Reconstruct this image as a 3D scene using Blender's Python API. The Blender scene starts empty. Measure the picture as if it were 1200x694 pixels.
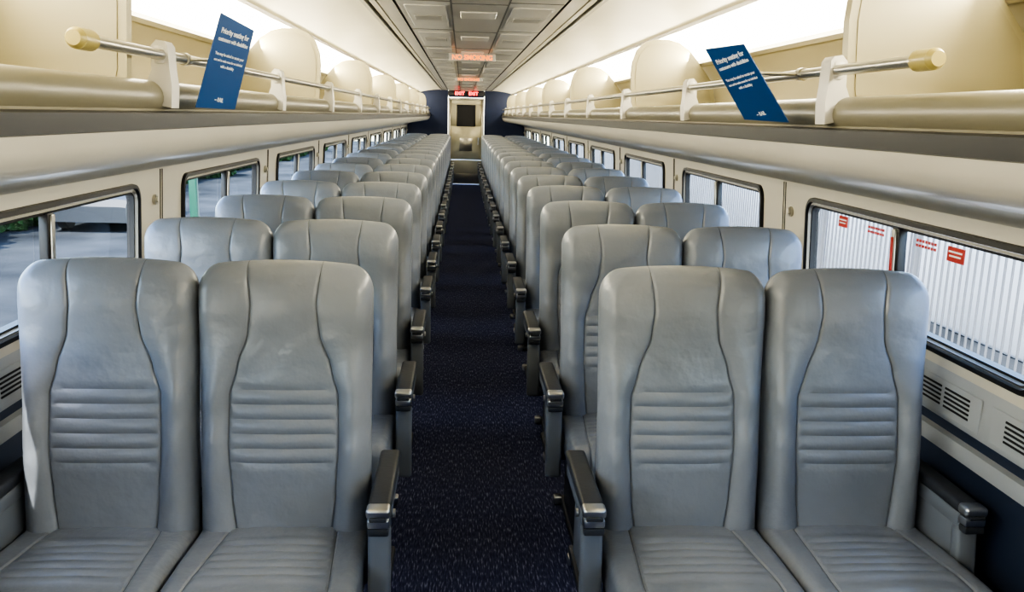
import bpy, bmesh, math, random
from mathutils import Vector, Matrix, Euler
random.seed(4)
D=bpy.data; S=bpy.context.scene
def link(o,parent=None):
    S.collection.objects.link(o)
    if parent: o.parent=parent
    return o
def empty(n,loc=(0,0,0)):
    e=D.objects.new(n,None); e.empty_display_size=.1; e.location=loc; return link(e)
# ---------------------------------------------------------------- materials
def mat(name,col,rough=.5,metal=0,bump=None,var=None,emit=None,spec=.5,coat=0):
    m=D.materials.new(name); m.use_nodes=True; nt=m.node_tree; N=nt.nodes; L=nt.links
    b=N['Principled BSDF']; b.inputs['Base Color'].default_value=(*col,1)
    b.inputs['Roughness'].default_value=rough; b.inputs['Metallic'].default_value=metal
    b.inputs['Specular IOR Level'].default_value=spec
    if coat: b.inputs['Coat Weight'].default_value=coat
    tc=N.new('ShaderNodeTexCoord')
    if var:
        sc,amt=var; n=N.new('ShaderNodeTexNoise'); n.inputs['Scale'].default_value=sc; n.inputs['Detail'].default_value=5
        L.new(tc.outputs['Object'],n.inputs['Vector'])
        r=N.new('ShaderNodeValToRGB'); r.color_ramp.elements[0].position=.3; r.color_ramp.elements[1].position=.7
        r.color_ramp.elements[0].color=(*[c*(1-amt) for c in col],1); r.color_ramp.elements[1].color=(*[min(1,c*(1+amt)) for c in col],1)
        L.new(n.outputs['Fac'],r.inputs['Fac']); L.new(r.outputs['Color'],b.inputs['Base Color'])
    if bump:
        sc,st,dist=bump; n2=N.new('ShaderNodeTexNoise'); n2.inputs['Scale'].default_value=sc; n2.inputs['Detail'].default_value=4
        L.new(tc.outputs['Object'],n2.inputs['Vector'])
        bp=N.new('ShaderNodeBump'); bp.inputs['Strength'].default_value=st; bp.inputs['Distance'].default_value=dist
        L.new(n2.outputs['Fac'],bp.inputs['Height']); L.new(bp.outputs['Normal'],b.inputs['Normal'])
    if emit:
        b.inputs['Emission Color'].default_value=(*emit[0],1); b.inputs['Emission Strength'].default_value=emit[1]
    return m
M={}
M['leather']=mat('seat_leather',(.235,.255,.290),.33,bump=(8,.6,.018),var=(5,.05),spec=.62)
M['seam']=mat('seat_seam',(.155,.17,.195),.5)
M['shell']=mat('seat_back_shell',(.155,.17,.20),.45,var=(8,.06))
M['arm']=mat('armrest_pad',(.045,.05,.062),.42,bump=(60,.2,.003))
M['armside']=mat('armrest_side',(.18,.20,.235),.4)
M['chrome']=mat('polished_metal',(.62,.63,.65),.3,1)
M['alu']=mat('brushed_aluminium',(.50,.48,.42),.28,.9)
M['base']=mat('seat_base',(.025,.028,.04),.5)
M['wall']=mat('wall_panel',(.58,.555,.475),.36,var=(2,.04),coat=.12)
M['walllow']=mat('wall_lower_dark',(.03,.042,.075),.4,var=(3,.1))
M['heater']=mat('heater_panel',(.38,.40,.42),.35,var=(4,.05))
M['slot']=mat('slot_dark',(.012,.012,.015),.7)
M['cream']=mat('cream_panel',(.325,.29,.175),.4,var=(2.5,.06))
M['creamd']=mat('cream_panel_recess',(.295,.262,.158),.42,var=(2.5,.05))
M['tan']=mat('rack_roll',(.19,.175,.122),.36,var=(3,.08))
M['rackdark']=mat('rack_edge_strip',(.042,.042,.043),.35)
M['ceil']=mat('ceiling_cream',(.82,.78,.63),.4,var=(1.5,.03))
M['rackback']=mat('rack_back_panel',(.33,.295,.19),.42,var=(2,.05))
M['ceilp']=mat('ceiling_center',(.52,.50,.44),.3,var=(3,.06),coat=.2)
M['ceilpd']=mat('ceiling_center_frame',(.31,.30,.27),.35)
M['ceilg']=mat('ceiling_joint',(.06,.06,.055),.5)
M['white']=mat('white_bracket',(.60,.58,.52),.4)
M['knob']=mat('rail_knob',(.42,.35,.12),.33)
M['navy']=mat('navy_bulkhead',(.010,.020,.062),.5,var=(3,.1))
M['rearw']=mat('rear_bulkhead',(.20,.24,.32),.5,var=(3,.1))
M['door']=mat('door_steel',(.50,.46,.33),.33,.3,var=(3,.06))
M['rubber']=mat('window_rubber',(.010,.010,.011),.4)
M['blue']=mat('card_blue',(.004,.06,.21),.4,var=(4,.04))
M['paper']=mat('print_white',(.85,.87,.9),.5)
M['red']=mat('label_red',(.42,.03,.02),.5)
M['lens']=mat('light_lens',(.9,.88,.8),.4,emit=((1,.94,.77),5.))
M['ledr']=mat('led_red',(.3,.01,.01),.4,emit=((1,.02,.02),9))
M['ledrefl']=mat('led_reflection_orange',(.4,.12,.02),.4,emit=((1,.22,.02),2.0))  # emission imitates LED lettering mirrored in the ceiling gloss
M['black']=mat('sign_black',(.012,.012,.014),.4)
M['hedge']=mat('hedge_leaves',(.030,.070,.016),.7,bump=(6,1,.2),var=(3,.8),spec=.2)
M['asphalt']=mat('asphalt',(.042,.046,.050),.95,var=(.5,.6),spec=.1)
M['concrete']=mat('concrete',(.60,.60,.58),.8,var=(1,.15))
M['brick']=mat('building_wall',(.74,.74,.72),.8,var=(.6,.12))
M['fence']=mat('fence_grey',(.14,.145,.15),.5,var=(2,.05))
M['fgreen']=mat('post_green',(.01,.08,.045),.5)
M['paintred']=mat('trim_red',(.45,.05,.03),.5)
M['carpaint']=mat('car_paint',(.05,.055,.06),.4,0,spec=.3)
M['carglass']=mat('car_glass',(.02,.025,.03),.2,spec=.3)
# glass
g=D.materials.new('window_glass'); g.use_nodes=True; N=g.node_tree.nodes; L=g.node_tree.links; N.clear()
o=N.new('ShaderNodeOutputMaterial'); mx=N.new('ShaderNodeMixShader'); t=N.new('ShaderNodeBsdfTransparent'); gl=N.new('ShaderNodeBsdfGlossy')
t.inputs[0].default_value=(.86,.9,.92,1); gl.inputs['Roughness'].default_value=.03; mx.inputs[0].default_value=.07
L.new(t.outputs[0],mx.inputs[1]); L.new(gl.outputs[0],mx.inputs[2]); L.new(mx.outputs[0],o.inputs[0]); M['glass']=g
# carpet
c=D.materials.new('carpet_navy'); c.use_nodes=True; N=c.node_tree.nodes; L=c.node_tree.links; b=N['Principled BSDF']; b.inputs['Roughness'].default_value=.95; b.inputs['Specular IOR Level'].default_value=.15
tc=N.new('ShaderNodeTexCoord'); mp=N.new('ShaderNodeMapping'); mp.inputs['Scale'].default_value=(170,24,1); L.new(tc.outputs['Object'],mp.inputs['Vector'])
v=N.new('ShaderNodeTexNoise'); v.inputs['Scale'].default_value=1; v.inputs['Detail'].default_value=2; L.new(mp.outputs[0],v.inputs['Vector'])
r=N.new('ShaderNodeValToRGB'); e=r.color_ramp.elements; e[0].position=.38; e[0].color=(.036,.042,.092,1); e[1].position=.74; e[1].color=(.28,.31,.46,1)
x=r.color_ramp.elements.new(.57); x.color=(.064,.073,.150,1)
L.new(v.outputs['Fac'],r.inputs['Fac']); L.new(r.outputs['Color'],b.inputs['Base Color'])
bp=N.new('ShaderNodeBump'); bp.inputs['Strength'].default_value=.4; bp.inputs['Distance'].default_value=.003; L.new(v.outputs['Fac'],bp.inputs['Height']); L.new(bp.outputs[0],b.inputs['Normal'])
M['carpet']=c
# ---------------------------------------------------------------- mesh builder
class MB:
    def __init__(s): s.v=[]; s.f=[]; s.m=[]; s.mats=[]
    def mi(s,k):
        if k not in s.mats: s.mats.append(k)
        return s.mats.index(k)
    def add(s,vs,fs,k):
        o=len(s.v); s.v+= [tuple(p) for p in vs]; i=s.mi(k)
        for f in fs: s.f.append([a+o for a in f]); s.m.append(i)
    def grid(s,rows,k,kf=None):
        o=len(s.v); n=len(rows[0])
        for r in rows: s.v+=[tuple(p) for p in r]
        for i in range(len(rows)-1):
            for j in range(n-1):
                s.f.append([o+i*n+j,o+i*n+j+1,o+(i+1)*n+j+1,o+(i+1)*n+j]); s.m.append(s.mi(kf(i,j) if kf else k))
    def box(s,size,cen,k,r=.006,seg=2,rot=(0,0,0)):
        bm=bmesh.new(); bmesh.ops.create_cube(bm,size=1)
        for v in bm.verts: v.co=Vector((v.co.x*size[0],v.co.y*size[1],v.co.z*size[2]))
        if r>0: bmesh.ops.bevel(bm,geom=bm.edges[:],offset=min(r,min(size)*.49),segments=seg,affect='EDGES',profile=.5)
        R=Euler(rot).to_matrix(); bm.verts.ensure_lookup_table()
        s.add([R@v.co+Vector(cen) for v in bm.verts],[[v.index for v in f.verts] for f in bm.faces],k); bm.free()
    def cyl(s,p0,p1,r,k,n=16,r1=None):
        p0=Vector(p0);p1=Vector(p1);d=(p1-p0).normalized(); a=d.orthogonal().normalized(); b=d.cross(a); r1=r if r1 is None else r1
        vs=[p0+(a*math.cos(2*math.pi*i/n)+b*math.sin(2*math.pi*i/n))*r for i in range(n)]+[p1+(a*math.cos(2*math.pi*i/n)+b*math.sin(2*math.pi*i/n))*r1 for i in range(n)]
        s.add(vs,[[i,(i+1)%n,n+(i+1)%n,n+i] for i in range(n)]+[list(range(n))[::-1],list(range(n,2*n))],k)
    def prism(s,pts,y0,y1,k,mapf=None):  # pts in (x,z), extruded along y
        n=len(pts); vs=[(p[0],y0,p[1]) for p in pts]+[(p[0],y1,p[1]) for p in pts]
        s.add(vs,[[i,(i+1)%n,n+(i+1)%n,n+i] for i in range(n)]+[list(range(n)),list(range(n,2*n))[::-1]],k)
    def sheet(s,pts,ys,k): # open profile in (x,z)
        s.grid([[(p[0],y,p[1]) for p in pts] for y in ys],k)
    def mirror(s): s.v=[(-x,y,z) for x,y,z in s.v]; return s
    def mesh(s,name,angle=35,merge=True):
        me=D.meshes.new(name); me.from_pydata(s.v,[],s.f)
        for k in s.mats: me.materials.append(M[k])
        me.polygons.foreach_set('material_index',s.m)
        bm=bmesh.new(); bm.from_mesh(me)
        if merge: bmesh.ops.remove_doubles(bm,verts=bm.verts,dist=1e-5)
        bmesh.ops.recalc_face_normals(bm,faces=bm.faces); bm.to_mesh(me); bm.free()
        for p in me.polygons: p.use_smooth=True
        me.set_sharp_from_angle(angle=math.radians(angle)); me.update(); return me
    def obj(s,name,parent=None,**k):
        return link(D.objects.new(name,s.mesh(name,**k)),parent)
def sinterp(x,tab):
    if x<=tab[0][0]: return tab[0][1]
    for (a,b),(c,d) in zip(tab,tab[1:]):
        if x<=c:
            t=(x-a)/(c-a); t=t*t*(3-2*t)*.6+t*.4; return b+(d-b)*t
    return tab[-1][1]
Y0,Y1=-3.8,20.9
# ---------------------------------------------------------------- double seat
XS=[(.40,.135),(.55,.15),(.70,.158),(.84,.156),(.92,.135),(1.02,.102),(1.10,.094),(1.22,.106)]
def seatback(mb,cx,ph0=0.):
    zs=[.40+.01*i for i in range(24)]
    RZ0,RH,NR=.645,.042,5
    zs=[z for z in zs if z<RZ0-.004]
    for i in range(NR):
        for j in range(8): zs.append(RZ0+RH*(i+j/8))
    z=RZ0+RH*NR
    while z<1.135: zs.append(z); z+=.013
    zs+= [1.14+.08*math.sin(a*math.pi/2/12) for a in range(0,13)]
    def cols(z):
        xs=sinterp(z,XS); W=.2475+.004*max(0,min(1,(z-.8)/.3))
        k=max(0,(z-1.14)/.08); W-=.062*(1-math.sqrt(max(0,1-k*k)))
        h=[0,.2,.4,.6,.78,.92]; h=[a*(xs-.012) for a in h]+[xs-.012,xs-.006,xs-.0012,xs+.0012,xs+.006,xs+.012]
        e=W-.045; 
        if e<xs+.016: e=xs+.016
        h+=[xs+.012+(e-xs-.012)*t for t in(.3,.65)]+[e+(W-e)*math.sin(a*math.pi/2/6) for a in range(7)]
        return xs,W,e,[-a for a in h[:0:-1]]+h
    F=[];B=[]
    for z in zs:
        xs,W,e,cs=cols(z); yc=-.10*(1.22-z)/.78
        kz=max(0,(z-1.165)/.055); ez=math.sqrt(max(0,1-kz*kz)); fr=[];br=[]
        for x in cs:
            a=abs(x); kx=max(0,(a-e)/(W-e)); es=math.sqrt(max(0,1-min(1,kx*kx)))
            dep=.055
            dep+=.012*math.exp(-((z-1.10)/.09)**2)+.010*math.exp(-((z-.66)/.12)**2)
            if a<xs: dep+=.006*(1-(a/xs)**2)-.004
            else:
                t=(a-xs)/(W-xs); low=max(0,min(1,(1.05-z)/.2)); dep+=(.016*low+.004)*math.sin(math.pi*min(1,t*1.1))
                dep+=.0014*low*math.sin(z*55+ph0+x*9)*math.sin(math.pi*min(1,t))
            dep+=.0012*math.sin(z*21+x*14+ph0)*math.sin(x*17+z*9+ph0)
            dep-=.0055*math.exp(-((a-xs)/.004)**2)
            if RZ0<=z<=RZ0+RH*NR+1e-6:
                w=max(0,min(1,(xs-.008-a)/.012)); ph=(z-RZ0)/RH; dep+=w*(.0070*abs(math.sin(math.pi*ph))**.8-.004)
            zz=z-.018*(x/.25)**2*max(0,(z-1.0)/.22)
            fr.append((cx+x,yc-dep*es*ez,zz)); br.append((cx+x,yc+.05*es*ez*(1+.3*(1.2-z)),zz))
        F.append(fr);B.append(br)
    n=len(F[0]); mid=n//2; sm={mid-9,mid+8}
    mb.grid(F,'leather',lambda i,j:'seam' if j in sm else 'leather')
    mb.grid(B,'shell')
def cushion(mb,cx):
    P=[]
    y=-.06
    RY0,RH,NR=-.22,.045,6
    ys=[-.06,-.09,-.12,-.15,-.18,-.20]
    for i in range(NR):
        for j in range(6): ys.append(RY0-RH*(i+j/6))
    ys+=[RY0-RH*NR,-.51,-.53]
    for y in ys:
        z=.445+.02*min(1,max(0,(-.1-y)/.35)); P.append((y,z,0,1))
    for a in range(1,9):
        t=a*math.pi/2/8; P.append((-.53-.06*math.sin(t),.405+.06*math.cos(t),-math.sin(t),math.cos(t)))
    P.append((-.59,.36,-1,0)); P.append((-.585,.325,-1,0))
    rows=[]
    for (y,z,ny,nz) in P:
        xs=.150+.03*min(1,max(0,(-y-.1)/.4)); W=.248; e=W-.035
        h=[a*(xs-.012) for a in(0,.25,.5,.75,.92)]+[xs-.012,xs-.006,xs-.0012,xs+.0012,xs+.006,xs+.012]+[xs+.02]+[e+(W-e)*math.sin(a*math.pi/2/6) for a in range(7)]+[W]
        cs=[(-a,i==len(h)-1) for i,a in reversed(list(enumerate(h)))][:-1]+[(a,i==len(h)-1) for i,a in enumerate(h)]
        r=[]
        for x,last in cs:
            a=abs(x); kx=max(0,(a-e)/(W-e)); d=-.035*(1-math.sqrt(max(0,1-min(1,kx*kx))))
            d-=.0055*math.exp(-((a-xs)/.004)**2)
            d+=.0015*math.sin(x*22+y*12)*math.sin(y*19+x*7)
            if a<xs: d+=.008*(1-(a/xs)**2)
            if RY0>=y>=RY0-RH*NR-1e-6 and nz==1:
                w=max(0,min(1,(xs-.008-a)/.012)); d+=w*(.0055*abs(math.sin(math.pi*(RY0-y)/RH))**.75-.003)
            if last: d=-.11
            r.append((cx+x,y+ny*d,z+nz*d))
        rows.append(r)
    n=len(rows[0]); mid=n//2
    mb.grid(rows,'leather',lambda i,j:'seam' if j in(mid-8,mid+7) else 'leather')
def double_seat():  # aisle side at -x
    mb=MB()
    for cx in(-.252,.252): seatback(mb,cx,cx*9); cushion(mb,cx)
    # underframe
    mb.box((.94,.42,.05),(0,-.33,.305),'base',.01)
    mb.box((.96,.05,.30),(0,-.02,.35),'base',.01)
    mb.box((.05,.40,.24),(-.44,-.30,.16),'base',.01); mb.box((.05,.40,.24),(.40,-.30,.16),'base',.01)
    mb.box((.06,.56,.03),(-.44,-.30,.018),'base',.008); mb.box((.06,.56,.03),(.40,-.30,.018),'base',.008)
    mb.box((.035,.05,.035),(-.485,-.56,.02),'chrome',.008)
    mb.box((.035,.05,.035),(-.485,-.04,.02),'chrome',.008)
    for sx,x in((-1,-.545),(1,.527)):
        mb.box((.064,.40,.034),(x,-.135,.594),'arm',.012,3)
        mb.box((.056,.37,.045),(x,-.14,.556),'armside',.008)
        # cast metal nose with ash-tray style lip
        mb.box((.066,.048,.030),(x,-.345,.596),'chrome',.010,3)
        mb.box((.060,.040,.026),(x,-.347,.566),'chrome',.006,2)
        mb.box((.046,.010,.012),(x,-.369,.582),'arm',.003)
        mb.box((.058,.036,.022),(x,-.350,.542),'arm',.006)
        # pillar sloping down and back
        mb.box((.062,.040,.28),(x,-.335,.400),'armside',.012,3,(math.radians(-7),0,0))
        mb.box((.034,.30,.24),(x+.008*-sx,-.19,.43),'armside',.008)
        mb.box((.038,.34,.03),(x,-.17,.30),'base',.008)
    mb.cyl((-.578,-.28,.56),(-.585,-.28,.56),.012,'chrome',12)
    for cx in(-.252,.252):
        mb.box((.40,.018,.26),(cx,.062-.045,.80),'armside',.008,2,(math.radians(-7.3),0,0))
    return mb
mr=double_seat().mesh('double_seat_right'); ml=double_seat().mirror().mesh('double_seat_left')
for i in range(18):
    for me,sx in((ml,-1),(mr,1)):
        o=D.objects.new('double_passenger_seat',me); o.location=(sx*.837,2.513+i,0); link(o)
# ---------------------------------------------------------------- floor
mb=MB(); mb.box((2.92,Y1-Y0+.2,.1),(0,(Y0+Y1)/2,-.05),'carpet',0); mb.obj('floor')
# ---------------------------------------------------------------- walls
def xw(z): return 1.41-.025*(z-.92)/.47
WH=.78; ZC=1.15; HH=.196
wc=[3.586+2.103*i-WH for i in range(-3,9)]
def rr(cy,cz,hw,hh,r,k=6):
    p=[]
    for (sy,sz,a0) in((1,1,0),(-1,1,90),(-1,-1,180),(1,-1,270)):
        for i in range(k+1):
            a=math.radians(a0+90*i/k); p.append((cy+sy*(hw-r)+r*math.cos(a),cz+sz*(hh-r)+r*math.sin(a)))
    return p
def wall(s):
    mb=MB(); ys=[Y0,Y1]
    f=lambda pts:[(s*a,b) for a,b in pts]
    mb.sheet(f([(1.445,-.02),(1.445,.66)]),ys,'walllow')
    mb.sheet(f([(1.445,.66),(1.42,.665),(1.415,.69),(1.42,.715),(1.44,.72)]),ys,'heater')
    mb.sheet(f([(1.44,.72),(1.44,.765)]),ys,'walllow')
    mb.sheet(f([(1.44,.765),(1.405,.77),(1.40,.78),(1.408,.905),(1.41,.92)]),ys,'heater')
    # window zone
    yb=[Y0]+[c+1.0515 for c in wc[:-1]]+[Y1]
    for i,cy in enumerate(wc):
        y0=yb[i]; y1=yb[i+1] if i+1<len(yb) else Y1
        if i==0: y0=Y0
        if cy-WH<y0+.02 or cy+WH>y1-.02:
            mb.add([(s*xw(z),y,z) for y,z in((y0,.92),(y1,.92),(y1,1.39),(y0,1.39))],[[0,1,2,3]],'wall'); continue
        loop=rr(cy,ZC,WH-.012,HH-.012,.06); cor=[(y1,1.39),(y0,1.39),(y0,.92),(y1,.92)]
        pts=loop+cor; n=len(loop); k=n//4; fs=[]
        for q in range(4):
            for j in range(k-1): fs.append([q*k+j,q*k+j+1,n+q])
            fs.append([q*k+k-1,((q+1)*k)%n,n+(q+1)%4,n+q])
        mb.add([(s*xw(z),y,z) for y,z in pts],fs,'wall')
        # panel joint grooves
        for yy in(y1-.012,y1+.012): mb.box((.004,.004,.46),(s*(xw(1.155)-.001),yy,1.155),'slot',0,rot=(0,-s*math.atan(.025/.47),0))
        mb.cyl((s*(xw(1.26)),y1-.09,1.26),(s*(xw(1.26)-.012),y1-.09,1.26),.022,'alu',16); mb.cyl((s*(xw(1.26)-.012),y1-.09,1.26),(s*(xw(1.26)-.02),y1-.09,1.26),.012,'wall',12)
    # cove up to the rack
    mb.sheet(f([(1.385,1.39),(1.375,1.40),(1.35,1.418),(1.31,1.437),(1.24,1.455),(1.15,1.468),(1.05,1.48),(.98,1.49)]),ys,'wall')
    # heater grille slots
    y=.15
    while y<19.5:
        mb.box((.004,1.0,.105),(s*1.402,y+.5,.838),'heater',.002,1)
        for q in range(6):
            for zz in(.812,.826,.84,.854,.868): mb.box((.004,.13,.006),(s*1.400,y+.12+q*.15,zz),'slot',0)
        y+=1.05
    # duct ledge in the lower wall colour
    mb.sheet(f([(1.445,.34),(1.40,.345),(1.40,.10),(1.445,.095)]),ys,'walllow')
    mb.sheet(f([(1.38,1.66),(1.375,1.75),(1.36,1.85),(1.33,1.92),(1.29,1.965)]),ys,'rackback')
    return mb
wall(-1).obj('wall_left'); wall(1).obj('wall_right')
# ---------------------------------------------------------------- windows
def window(s,cy,idx,labels=False):
    mb=MB()
    P=lambda yz,off:(s*(xw(yz[1])-off),yz[0],yz[1])
    def ring(specs,k):
        rows=[[P(p,off) for p in rr(cy,ZC,hw,hh,r)] for hw,hh,r,off in specs]
        rows=[r+[r[0]] for r in rows]; mb.grid(rows,k)
    ring([(WH,HH,.07,0),(WH-.003,HH-.003,.068,.014),(WH-.018,HH-.018,.056,.016),(WH-.022,HH-.022,.053,.004)],'rubber')
    ring([(WH-.022,HH-.022,.053,.006),(WH-.030,HH-.030,.046,.010),(WH-.033,HH-.033,.043,-.004)],'alu')
    ring([(WH-.033,HH-.033,.043,-.002),(WH-.041,HH-.041,.035,-.002),(WH-.043,HH-.043,.033,-.03)],'rubber')
    tl=s*-math.atan(.025/.47)
    mb.box((.03,.048,2*HH-.07),(s*(xw(ZC)+.004),cy,ZC),'rubber',.004,rot=(0,tl,0))
    mb.box((.012,.022,2*HH-.08),(s*(xw(ZC)-.014),cy,ZC),'alu',.004,rot=(0,tl,0))
    for a in(-1,1):
        y0=cy+a*.022; y1=cy+a*(WH-.04)
        mb.add([P(q,-.012) for q in((y0,ZC-HH+.04),(y1,ZC-HH+.04),(y1,ZC+HH-.04),(y0,ZC+HH-.04))],[[0,1,2,3]],'glass')
    # emergency labels
    if labels:
        mb.box((.003,.075,.042),(s*(xw(1.27)+.004),cy+.44,1.278),'red',0); mb.box((.003,.06,.004),(s*(xw(1.27)+.002),cy+.44,1.285),'paper',0); mb.box((.003,.05,.004),(s*(xw(1.27)+.002),cy+.44,1.273),'paper',0)
        mb.box((.003,.09,.045),(s*(xw(1.26)+.004),cy-.34,1.272),'red',0); mb.box((.003,.07,.005),(s*(xw(1.26)+.002),cy-.34,1.280),'paper',0); mb.box((.003,.06,.005),(s*(xw(1.26)+.002),cy-.34,1.267),'paper',0)
        for c0 in(cy+.17,cy-.17):
            for q in range(7):
                for zz in(1.286,1.270): mb.box((.003,.011,.009),(s*(xw(1.27)+.004),c0+(q-3)*.018,zz),'red',0)
        mb.box((.010,.012,.16),(s*(xw(1.2)-.020),cy,1.20),'red',.003,rot=(0,tl,0))
    o=mb.obj('window_%d'%idx)
k=1
for s in(-1,1):
    for i,cy in enumerate(wc):
        y0=Y0 if i==0 else wc[i-1]+1.0515; y1=wc[i]+1.0515
        if cy-WH<y0+.02 or cy+WH>Y1-.02 or i==len(wc)-1 and y1>Y1+1: continue
        window(s,cy,k,labels=(s==1 and i==3)); k+=1
# ---------------------------------------------------------------- luggage racks
def rack(s):
    root=empty('overhead_luggage_rack')
    f=lambda pts:[(s*a,b) for a,b in pts]
    mb=MB(); ys=[Y0,Y1]
    mb.sheet(f([(.98,1.49),(.94,1.497),(.905,1.51),(.875,1.532),(.858,1.562),(.853,1.590)]),ys,'wall')
    mb.sheet(f([(.853,1.590),(.840,1.593),(.838,1.632),(.85,1.637)]),ys,'rackdark')
    c=(.890,1.672); mb.sheet(f([(.86,1.637)]+[(c[0]+.040*math.cos(math.radians(a)),c[1]+.042*math.sin(math.radians(a))) for a in range(225,-30,-15)]),ys,'tan')
    mb.sheet(f([(.91,1.66),(1.40,1.66)]),ys,'rackback')
    mb.sheet(f([(.85,1.637),(.87,1.637)]),ys,'rackdark')
    mb.obj('shelf',root)
    r0=1.87 if s<0 else 1.75
    mb=MB(); mb.cyl((s*.852,r0+.03,1.778),(s*.852,20.6,1.778),.0135,'alu',16)
    mb.cyl((s*.852,r0-.035,1.778),(s*.852,r0+.03,1.778),.022,'knob',20); mb.cyl((s*.852,r0-.048,1.778),(s*.852,r0-.034,1.778),.015,'knob',20,.022)
    mb.obj('rail',root)
    mb=MB(); y=2.36 if s<0 else 2.20
    while y<20.5:
        pts=[(.832,1.645),(.905,1.660),(.895,1.70),(.878,1.74),(.876,1.80),(.862,1.815),(.842,1.812),(.834,1.80),(.832,1.74),(.828,1.70)]
        mb.prism(f(pts),y-.03,y+.03,'white')
        mb.box((.03,.07,.05),(s*.856,y,1.778),'white',.01)
        y+=1.415
    mb.obj('rail_brackets',root)
    mb=MB(); y=2.20-2.83*2
    out=[(.90,1.66),(.886,1.72),(.875,1.90),(.880,1.965),(.903,2.03),(.945,2.072),(1.0,2.09),(1.08,2.09),(1.14,2.075),(1.20,2.035),(1.25,1.98),(1.29,1.93),(1.345,1.86),(1.37,1.75),(1.375,1.66)]
    cx=sum(p[0] for p in out)/len(out); cz=1.87
    inn=[(cx+(a-cx)*.9,cz+(b-cz)*.9) for a,b in out]
    while y<20:
        mb.prism(f(out),y-.016,y+.016,'cream')
        for q in(-1,1): mb.prism(f(inn),y+q*.016,y+q*.019,'creamd')
        y+=2.83
    mb.obj('dividers',root)
    return root
rack(-1); rack(1)
# ---------------------------------------------------------------- ceiling
mb=MB(); ys=[Y0,Y1]
for s in(-1,1):
    f=lambda pts:[(s*a,b) for a,b in pts]
    mb.sheet(f([(1.30,1.955),(1.275,1.95),(1.262,1.965),(1.272,1.985),(1.30,1.99)]),ys,'alu')
    mb.sheet(f([(1.09,2.135),(1.0,2.165),(.90,2.185),(.78,2.20),(.66,2.208),(.605,2.21)]),ys,'ceil')
    mb.sheet(f([(1.30,1.99),(1.30,2.02)]),ys,'ceil')
    mb.sheet(f([(1.10,2.12),(1.085,2.118),(1.08,2.135),(1.10,2.14)]),ys,'alu')
    # linear air diffuser: rails and dark gaps
    mb.sheet(f([(.605,2.21),(.605,2.196),(.585,2.196),(.585,2.225)]),ys,'ceilp')
    mb.sheet(f([(.585,2.225),(.56,2.225)]),ys,'slot')
    mb.sheet(f([(.56,2.225),(.56,2.20),(.53,2.20),(.53,2.215),(.52,2.215),(.52,2.20),(.44,2.20)]),ys,'ceilp')
    mb.sheet(f([(.44,2.20),(.44,2.212),(.425,2.212),(.425,2.20)]),ys,'ceilg')
    mb.sheet(f([(.425,2.20),(.15,2.20)]),ys,'ceilp')
    mb.sheet(f([(.15,2.20),(.15,2.19),(.14,2.19)]),ys,'ceilg')
mb.sheet([(-.14,2.19),(.14,2.19)],ys,'ceilpd')
mb.box((2.9,Y1-Y0,.04),(0,(Y0+Y1)/2,2.30),'ceil',0)
y=0
i=0
while y<20:
    for s in(-1,1):
        mb.box((.22,1.1,.008),(s*.285,y+.75,2.199),'ceilp' ,.004,1)
        mb.box((.28,.006,.004),(s*.285,y+.02,2.200),'ceilg',0)
        mb.box((.16,.22,.006),(s*.285,y+.75,2.194),'ceilpd',.003,1)
    mb.box((.20,.30,.010),(0,y+.5,2.188),'ceilp',.005,1)
    mb.box((.28,.008,.004),(0,y+.02,2.189),'ceilg',0)
    y+=1.5; i+=1
mb.obj('ceiling')
for s in(-1,1):
    mb=MB(); mb.sheet([(s*a,b) for a,b in((1.275,1.98),(1.235,2.03),(1.17,2.085),(1.095,2.125))],[Y0+.05,Y1-.05],'lens'); mb.obj('ceiling_light_strip')
    la=D.lights.new('cove_tube','AREA'); la.shape='RECTANGLE'; la.size=.05; la.size_y=Y1-Y0-.4; la.energy=185; la.color=(1,.92,.74)
    lo=D.objects.new('cove_tube_light',la); link(lo); lo.location=(s*1.20,(Y0+Y1)/2,2.0)
    z=Vector((s*.98,0,-.2)).normalized(); yv=Vector((0,1,0)); xv=yv.cross(z); m=Matrix((xv,yv,z)).transposed().to_4x4(); m.translation=lo.location; lo.matrix_world=m
# ---------------------------------------------------------------- end walls
for s in(-1,1):
    mb=MB(); mb.box((1.02,.08,2.3),(s*.94,Y1+.04,1.15),'navy',.002,1); mb.obj('wall_end')
mb=MB(); mb.box((.84,.08,.26),(0,Y1+.04,2.175),'navy',.002,1); mb.obj('wall_end_header')
mb=MB(); mb.box((2.95,.08,2.4),(0,Y0-.04,1.15),'rearw',0); mb.obj('wall_rear')
mb=MB()
mb.box((.05,.10,2.02),(-.395,Y1-.01,1.01),'alu',.006); mb.box((.05,.10,2.02),(.395,Y1-.01,1.01),'alu',.006); mb.box((.84,.10,.05),(0,Y1-.01,2.01),'alu',.006)
mb.box((.74,.04,.56),(0,Y1+.02,.30),'door',.004); mb.box((.74,.04,.78),(0,Y1+.02,.99),'door',.004)
mb.box((.74,.04,.12),(0,Y1+.02,1.93),'door',.004)
for s in(-1,1): mb.box((.17,.04,.50),(s*.285,Y1+.02,1.625),'door',.004)
mb.box((.42,.015,.50),(0,Y1+.03,1.625),'black',0)
for (sz,ce) in(((.44,.02,.025),(0,Y1-.005,1.385)),((.44,.02,.025),(0,Y1-.005,1.865)),((.025,.02,.50),(-.21,Y1-.005,1.625)),((.025,.02,.50),(.21,Y1-.005,1.625))): mb.box(sz,ce,'rubber',.006)
mb.box((.30,.01,.30),(0,Y1-.003,.95),'alu',.004); mb.box((.60,.012,.20),(0,Y1-.003,.16),'alu',.004)
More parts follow.
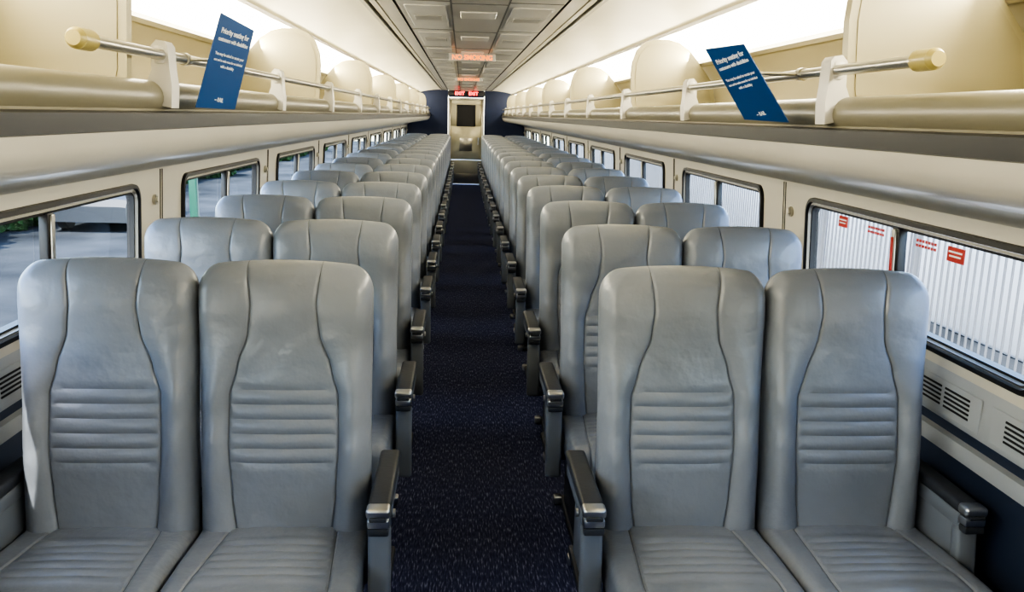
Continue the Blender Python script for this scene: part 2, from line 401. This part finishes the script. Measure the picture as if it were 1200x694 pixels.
mb.cyl((.29,Y1-.05,.95),(.29,Y1-.05,1.12),.012,'chrome',12); mb.box((.03,.05,.02),(.29,Y1-.02,.96),'chrome',.004); mb.box((.03,.05,.02),(.29,Y1-.02,1.11),'chrome',.004)
mb.obj('door_1')
def text(body,size,mtx,mk,parent,name,ext=.0004,align='LEFT',bold=0):
    cu=D.curves.new(name,'FONT'); cu.body=body; cu.size=size; cu.extrude=ext; cu.align_x=align; cu.offset=bold
    cu.materials.append(M[mk]); o=D.objects.new(name,cu); link(o,parent); o.matrix_world=mtx; return o
def sign(name,cen,w,h,txt,mk,size,bk='black'):
    mb=MB(); mb.box((w,.03,h),cen,bk,.004); mb.box((w*.3,.02,.03),(cen[0],cen[1],cen[2]+h/2),'alu',.003)
    o=mb.obj(name); R=Matrix(((1,0,0),(0,0,-1),(0,1,0))).to_4x4()
    text(txt,size,Matrix.Translation((cen[0],cen[1]-.018,cen[2]-size*.34))@R,mk,o,'lettering',align='CENTER',bold=.0012)
sign('exit_sign',(.0,20.7,2.13),.86,.11,'EXIT   EXIT','ledr',.11)
sign('led_reflection',(0,8.1,2.155),.42,.065,'NO SMOKING','ledrefl',.058,'ceilpd')  # both: glowing letters standing in for LED reflections on the glossy ceiling
sign('led_reflection',(0,13.2,2.16),.42,.055,'NO SMOKING','ledrefl',.05,'ceilpd')
# ---------------------------------------------------------------- hanging cards
def card(TL,TR,BR,BL,s):
    TL,TR,BR,BL=map(Vector,(TL,TR,BR,BL)); n=(TR-TL).cross(TL-BL).normalized()
    mb=MB(); t=n*-.002
    V=[BL,BR,TR,TL]+[p+t for p in(BL,BR,TR,TL)]
    mb.add(V,[[0,1,2,3],[7,6,5,4],[0,4,5,1],[1,5,6,2],[2,6,7,3],[3,7,4,0]],'blue')
    c=(BL+TR)/2+t*2; m=Vector((s*.852,c.y,1.778)); q=c.copy(); q.z=1.778
    mb.cyl(m,q,.005,'alu',8); mb.cyl((m.x,m.y-.012,m.z),(m.x,m.y+.012,m.z),.018,'alu',14)
    o=mb.obj('priority_seating_card')
    up=((TL-BL)+(TR-BR)).normalized(); ux=(TR-TL+BR-BL); W=ux.length/2; ux=(ux-up*ux.dot(up)).normalized(); nn=ux.cross(up)
    if nn.dot(n)<0: nn=-nn
    def put(b,sz,fv,bold=0):
        p=BL+(TL-BL)*fv+(BR-BL)*.5+nn*.0015; p=p+ (TR-BR-(TL-BL))*fv*.5
        mt=Matrix((ux,up,nn)).transposed().to_4x4(); mt.translation=p
        text(b,sz,mt,'paper',o,'lettering',align='CENTER',bold=bold)
    put('Priority seating for',W*.100,.83,.0004); put('customers with disabilities',W*.076,.745,.0003)
    put('You may be asked to vacate your',W*.058,.59,.0001); put('seat and to make room for an individual',W*.048,.525,.0001); put('with a disability',W*.058,.46,.0001)
    put('~ RAIL',W*.08,.08,.0003)
card((-.719,2.42,1.895),(-.681,2.62,1.869),(-.744,2.62,1.645),(-.797,2.42,1.648),-1)
card((.604,2.5,1.845),(.650,2.3,1.845),(.788,2.3,1.648),(.733,2.5,1.653),1)
# ---------------------------------------------------------------- outside
mb=MB(); mb.box((120,140,.2),(0,20,-1.35),'asphalt',0); mb.obj('ground')
mb=MB(); y=-8
while y<45:
    mb.cyl((4.75,y,-1.24),(4.75,y,1.2),.012,'fence',6); y+=.11
for z in(-.95,1.1): mb.box((.04,53,.05),(4.75,18.5,z),'fence',.005,1)
y=-8
while y<45: mb.box((.08,.08,2.45),(4.75,y,0),'fence',.01,1); y+=2.4
mb.obj('railing_fence')
for s in(-1,1):
    mb=MB(); mb.box((2.8,60,.25),(s*3.2,18,-1.12),'concrete',.02); mb.obj('bounce_platform')  # out of view; left one added to bounce daylight up under the racks
mb=MB(); mb.box((3,46,3.2),(8.5,18,.35),'brick',.05); mb.box((3.2,46.4,.2),(8.5,18,2.0),'paintred',.03)
y=-3.0
while y<40: mb.box((.1,1.2,.8),(6.99,y,1.0),'carglass',.01); y+=3.1
mb.obj('station_building')
def hedge(L):
    V=[];Fs=[]; me=D.meshes.new('hedge'); B=bmesh.new()
    for x,y,r in L:
        bm=bmesh.new(); bmesh.ops.create_icosphere(bm,subdivisions=5,radius=r)
        for v in bm.verts:
            q=v.co.normalized(); v.co+=q*r*(.15*math.sin(q.x*9+x)*math.sin(q.y*8+y)+.08*math.sin(q.x*23+q.z*17)*math.sin(q.y*21)+.07*random.random()); v.co.z*=.95
            v.co+=Vector((x,y,-1.25+r*.8))
        t=D.meshes.new('t'); bm.to_mesh(t); bm.free(); B.from_mesh(t); D.meshes.remove(t)
    B.to_mesh(me); B.free(); me.materials.append(M['hedge']); link(D.objects.new('hedge_row',me))
hedge([(-11.3+random.uniform(-.4,.3),y+random.uniform(-.5,.5),random.uniform(.9,1.3)) for y in [q*1.7 for q in range(5,40)]])
mb=MB(); mb.box((.3,70,1.2),(-19,25,-.65),'concrete',.02); mb.obj('retaining_wall')
def car(x,y,nm):
    mb=MB(); B=[(-2.2,.25),(-2.2,.62),(-2.05,.78),(-1.3,.86),(-.55,1.32),(-.2,1.40),(.8,1.40),(1.15,1.32),(1.75,.92),(2.15,.88),(2.22,.6),(2.2,.25)]
    rows=[]
    for u in(-1,-.93,-.75,0,.75,.93,1):
        rows.append([(x+.88*u*(1-(.22 if zz>.9 else 0)*1),y+yy*(1-.02*abs(u)),-1.25+zz*(1-.03*abs(u)**4)) for yy,zz in B])
    mb.grid([r+[r[0]] for r in rows],'carpaint')
    for u in(-1,1): mb.add([rows[0 if u<0 else -1][i] for i in range(len(B))],[list(range(len(B)))],'carpaint')
    for u in(-1,1):
        mb.add([(x+u*.70,y-.95,-.36),(x+u*.70,y+1.2,-.36),(x+u*.70,y+.95,.07),(x+u*.70,y-.45,.07)],[[0,1,2,3]],'carglass')
        for w in(-1.4,1.4): mb.cyl((x+u*.70,y+w,-.93),(x+u*.90,y+w,-.93),.32,'black',24); mb.cyl((x+u*.90,y+w,-.93),(x+u*.91,y+w,-.93),.18,'alu',16)
    mb.obj(nm)
car(-8.7,22.5,'parked_car')
mb=MB()
for y in(16.2,22.5,29): mb.box((.14,.14,3.5),(-5,y,.5),'fgreen',.02)
mb.box((.12,13,.1),(-5,22.6,2.2),'fgreen',.02); mb.obj('canopy_posts')
# ---------------------------------------------------------------- light
w=D.worlds.new('sky'); S.world=w; w.use_nodes=True; N=w.node_tree.nodes; L=w.node_tree.links
sk=N.new('ShaderNodeTexSky'); sk.sky_type='NISHITA'; sk.sun_disc=False; sk.sun_elevation=math.radians(50); sk.sun_rotation=math.radians(200)
bg=N['Background']; bg.inputs['Strength'].default_value=1.25; L.new(sk.outputs[0],bg.inputs[0])
sl=D.lights.new('sun','SUN'); sl.energy=10; sl.angle=math.radians(.6); sl.color=(1,.95,.87); so=D.objects.new('sun',sl); link(so)
d=Vector((.24,.45,-1.0)); so.rotation_euler=d.to_track_quat('-Z','Y').to_euler()
# ---------------------------------------------------------------- camera
y,p,r=[math.radians(a) for a in(3.49,11.805,1.444)]
F=Vector((math.sin(y)*math.cos(p),math.cos(y)*math.cos(p),-math.sin(p))); R=Vector((math.cos(y),-math.sin(y),0)); U=R.cross(F)
R2=R*math.cos(r)+U*math.sin(r); U2=-R*math.sin(r)+U*math.cos(r)
cd=D.cameras.new('camera'); cd.lens=36*1010.2/1200; cd.sensor_width=36; cd.sensor_fit='HORIZONTAL'; cd.clip_start=.02; cd.clip_end=300
co=D.objects.new('camera',cd); mt=Matrix((R2,U2,-F)).transposed().to_4x4(); mt.translation=(-.079,0,1.647); link(co); co.matrix_world=mt; S.camera=co
S.view_settings.view_transform='AgX'; S.view_settings.look='AgX - High Contrast'; S.view_settings.exposure=.22
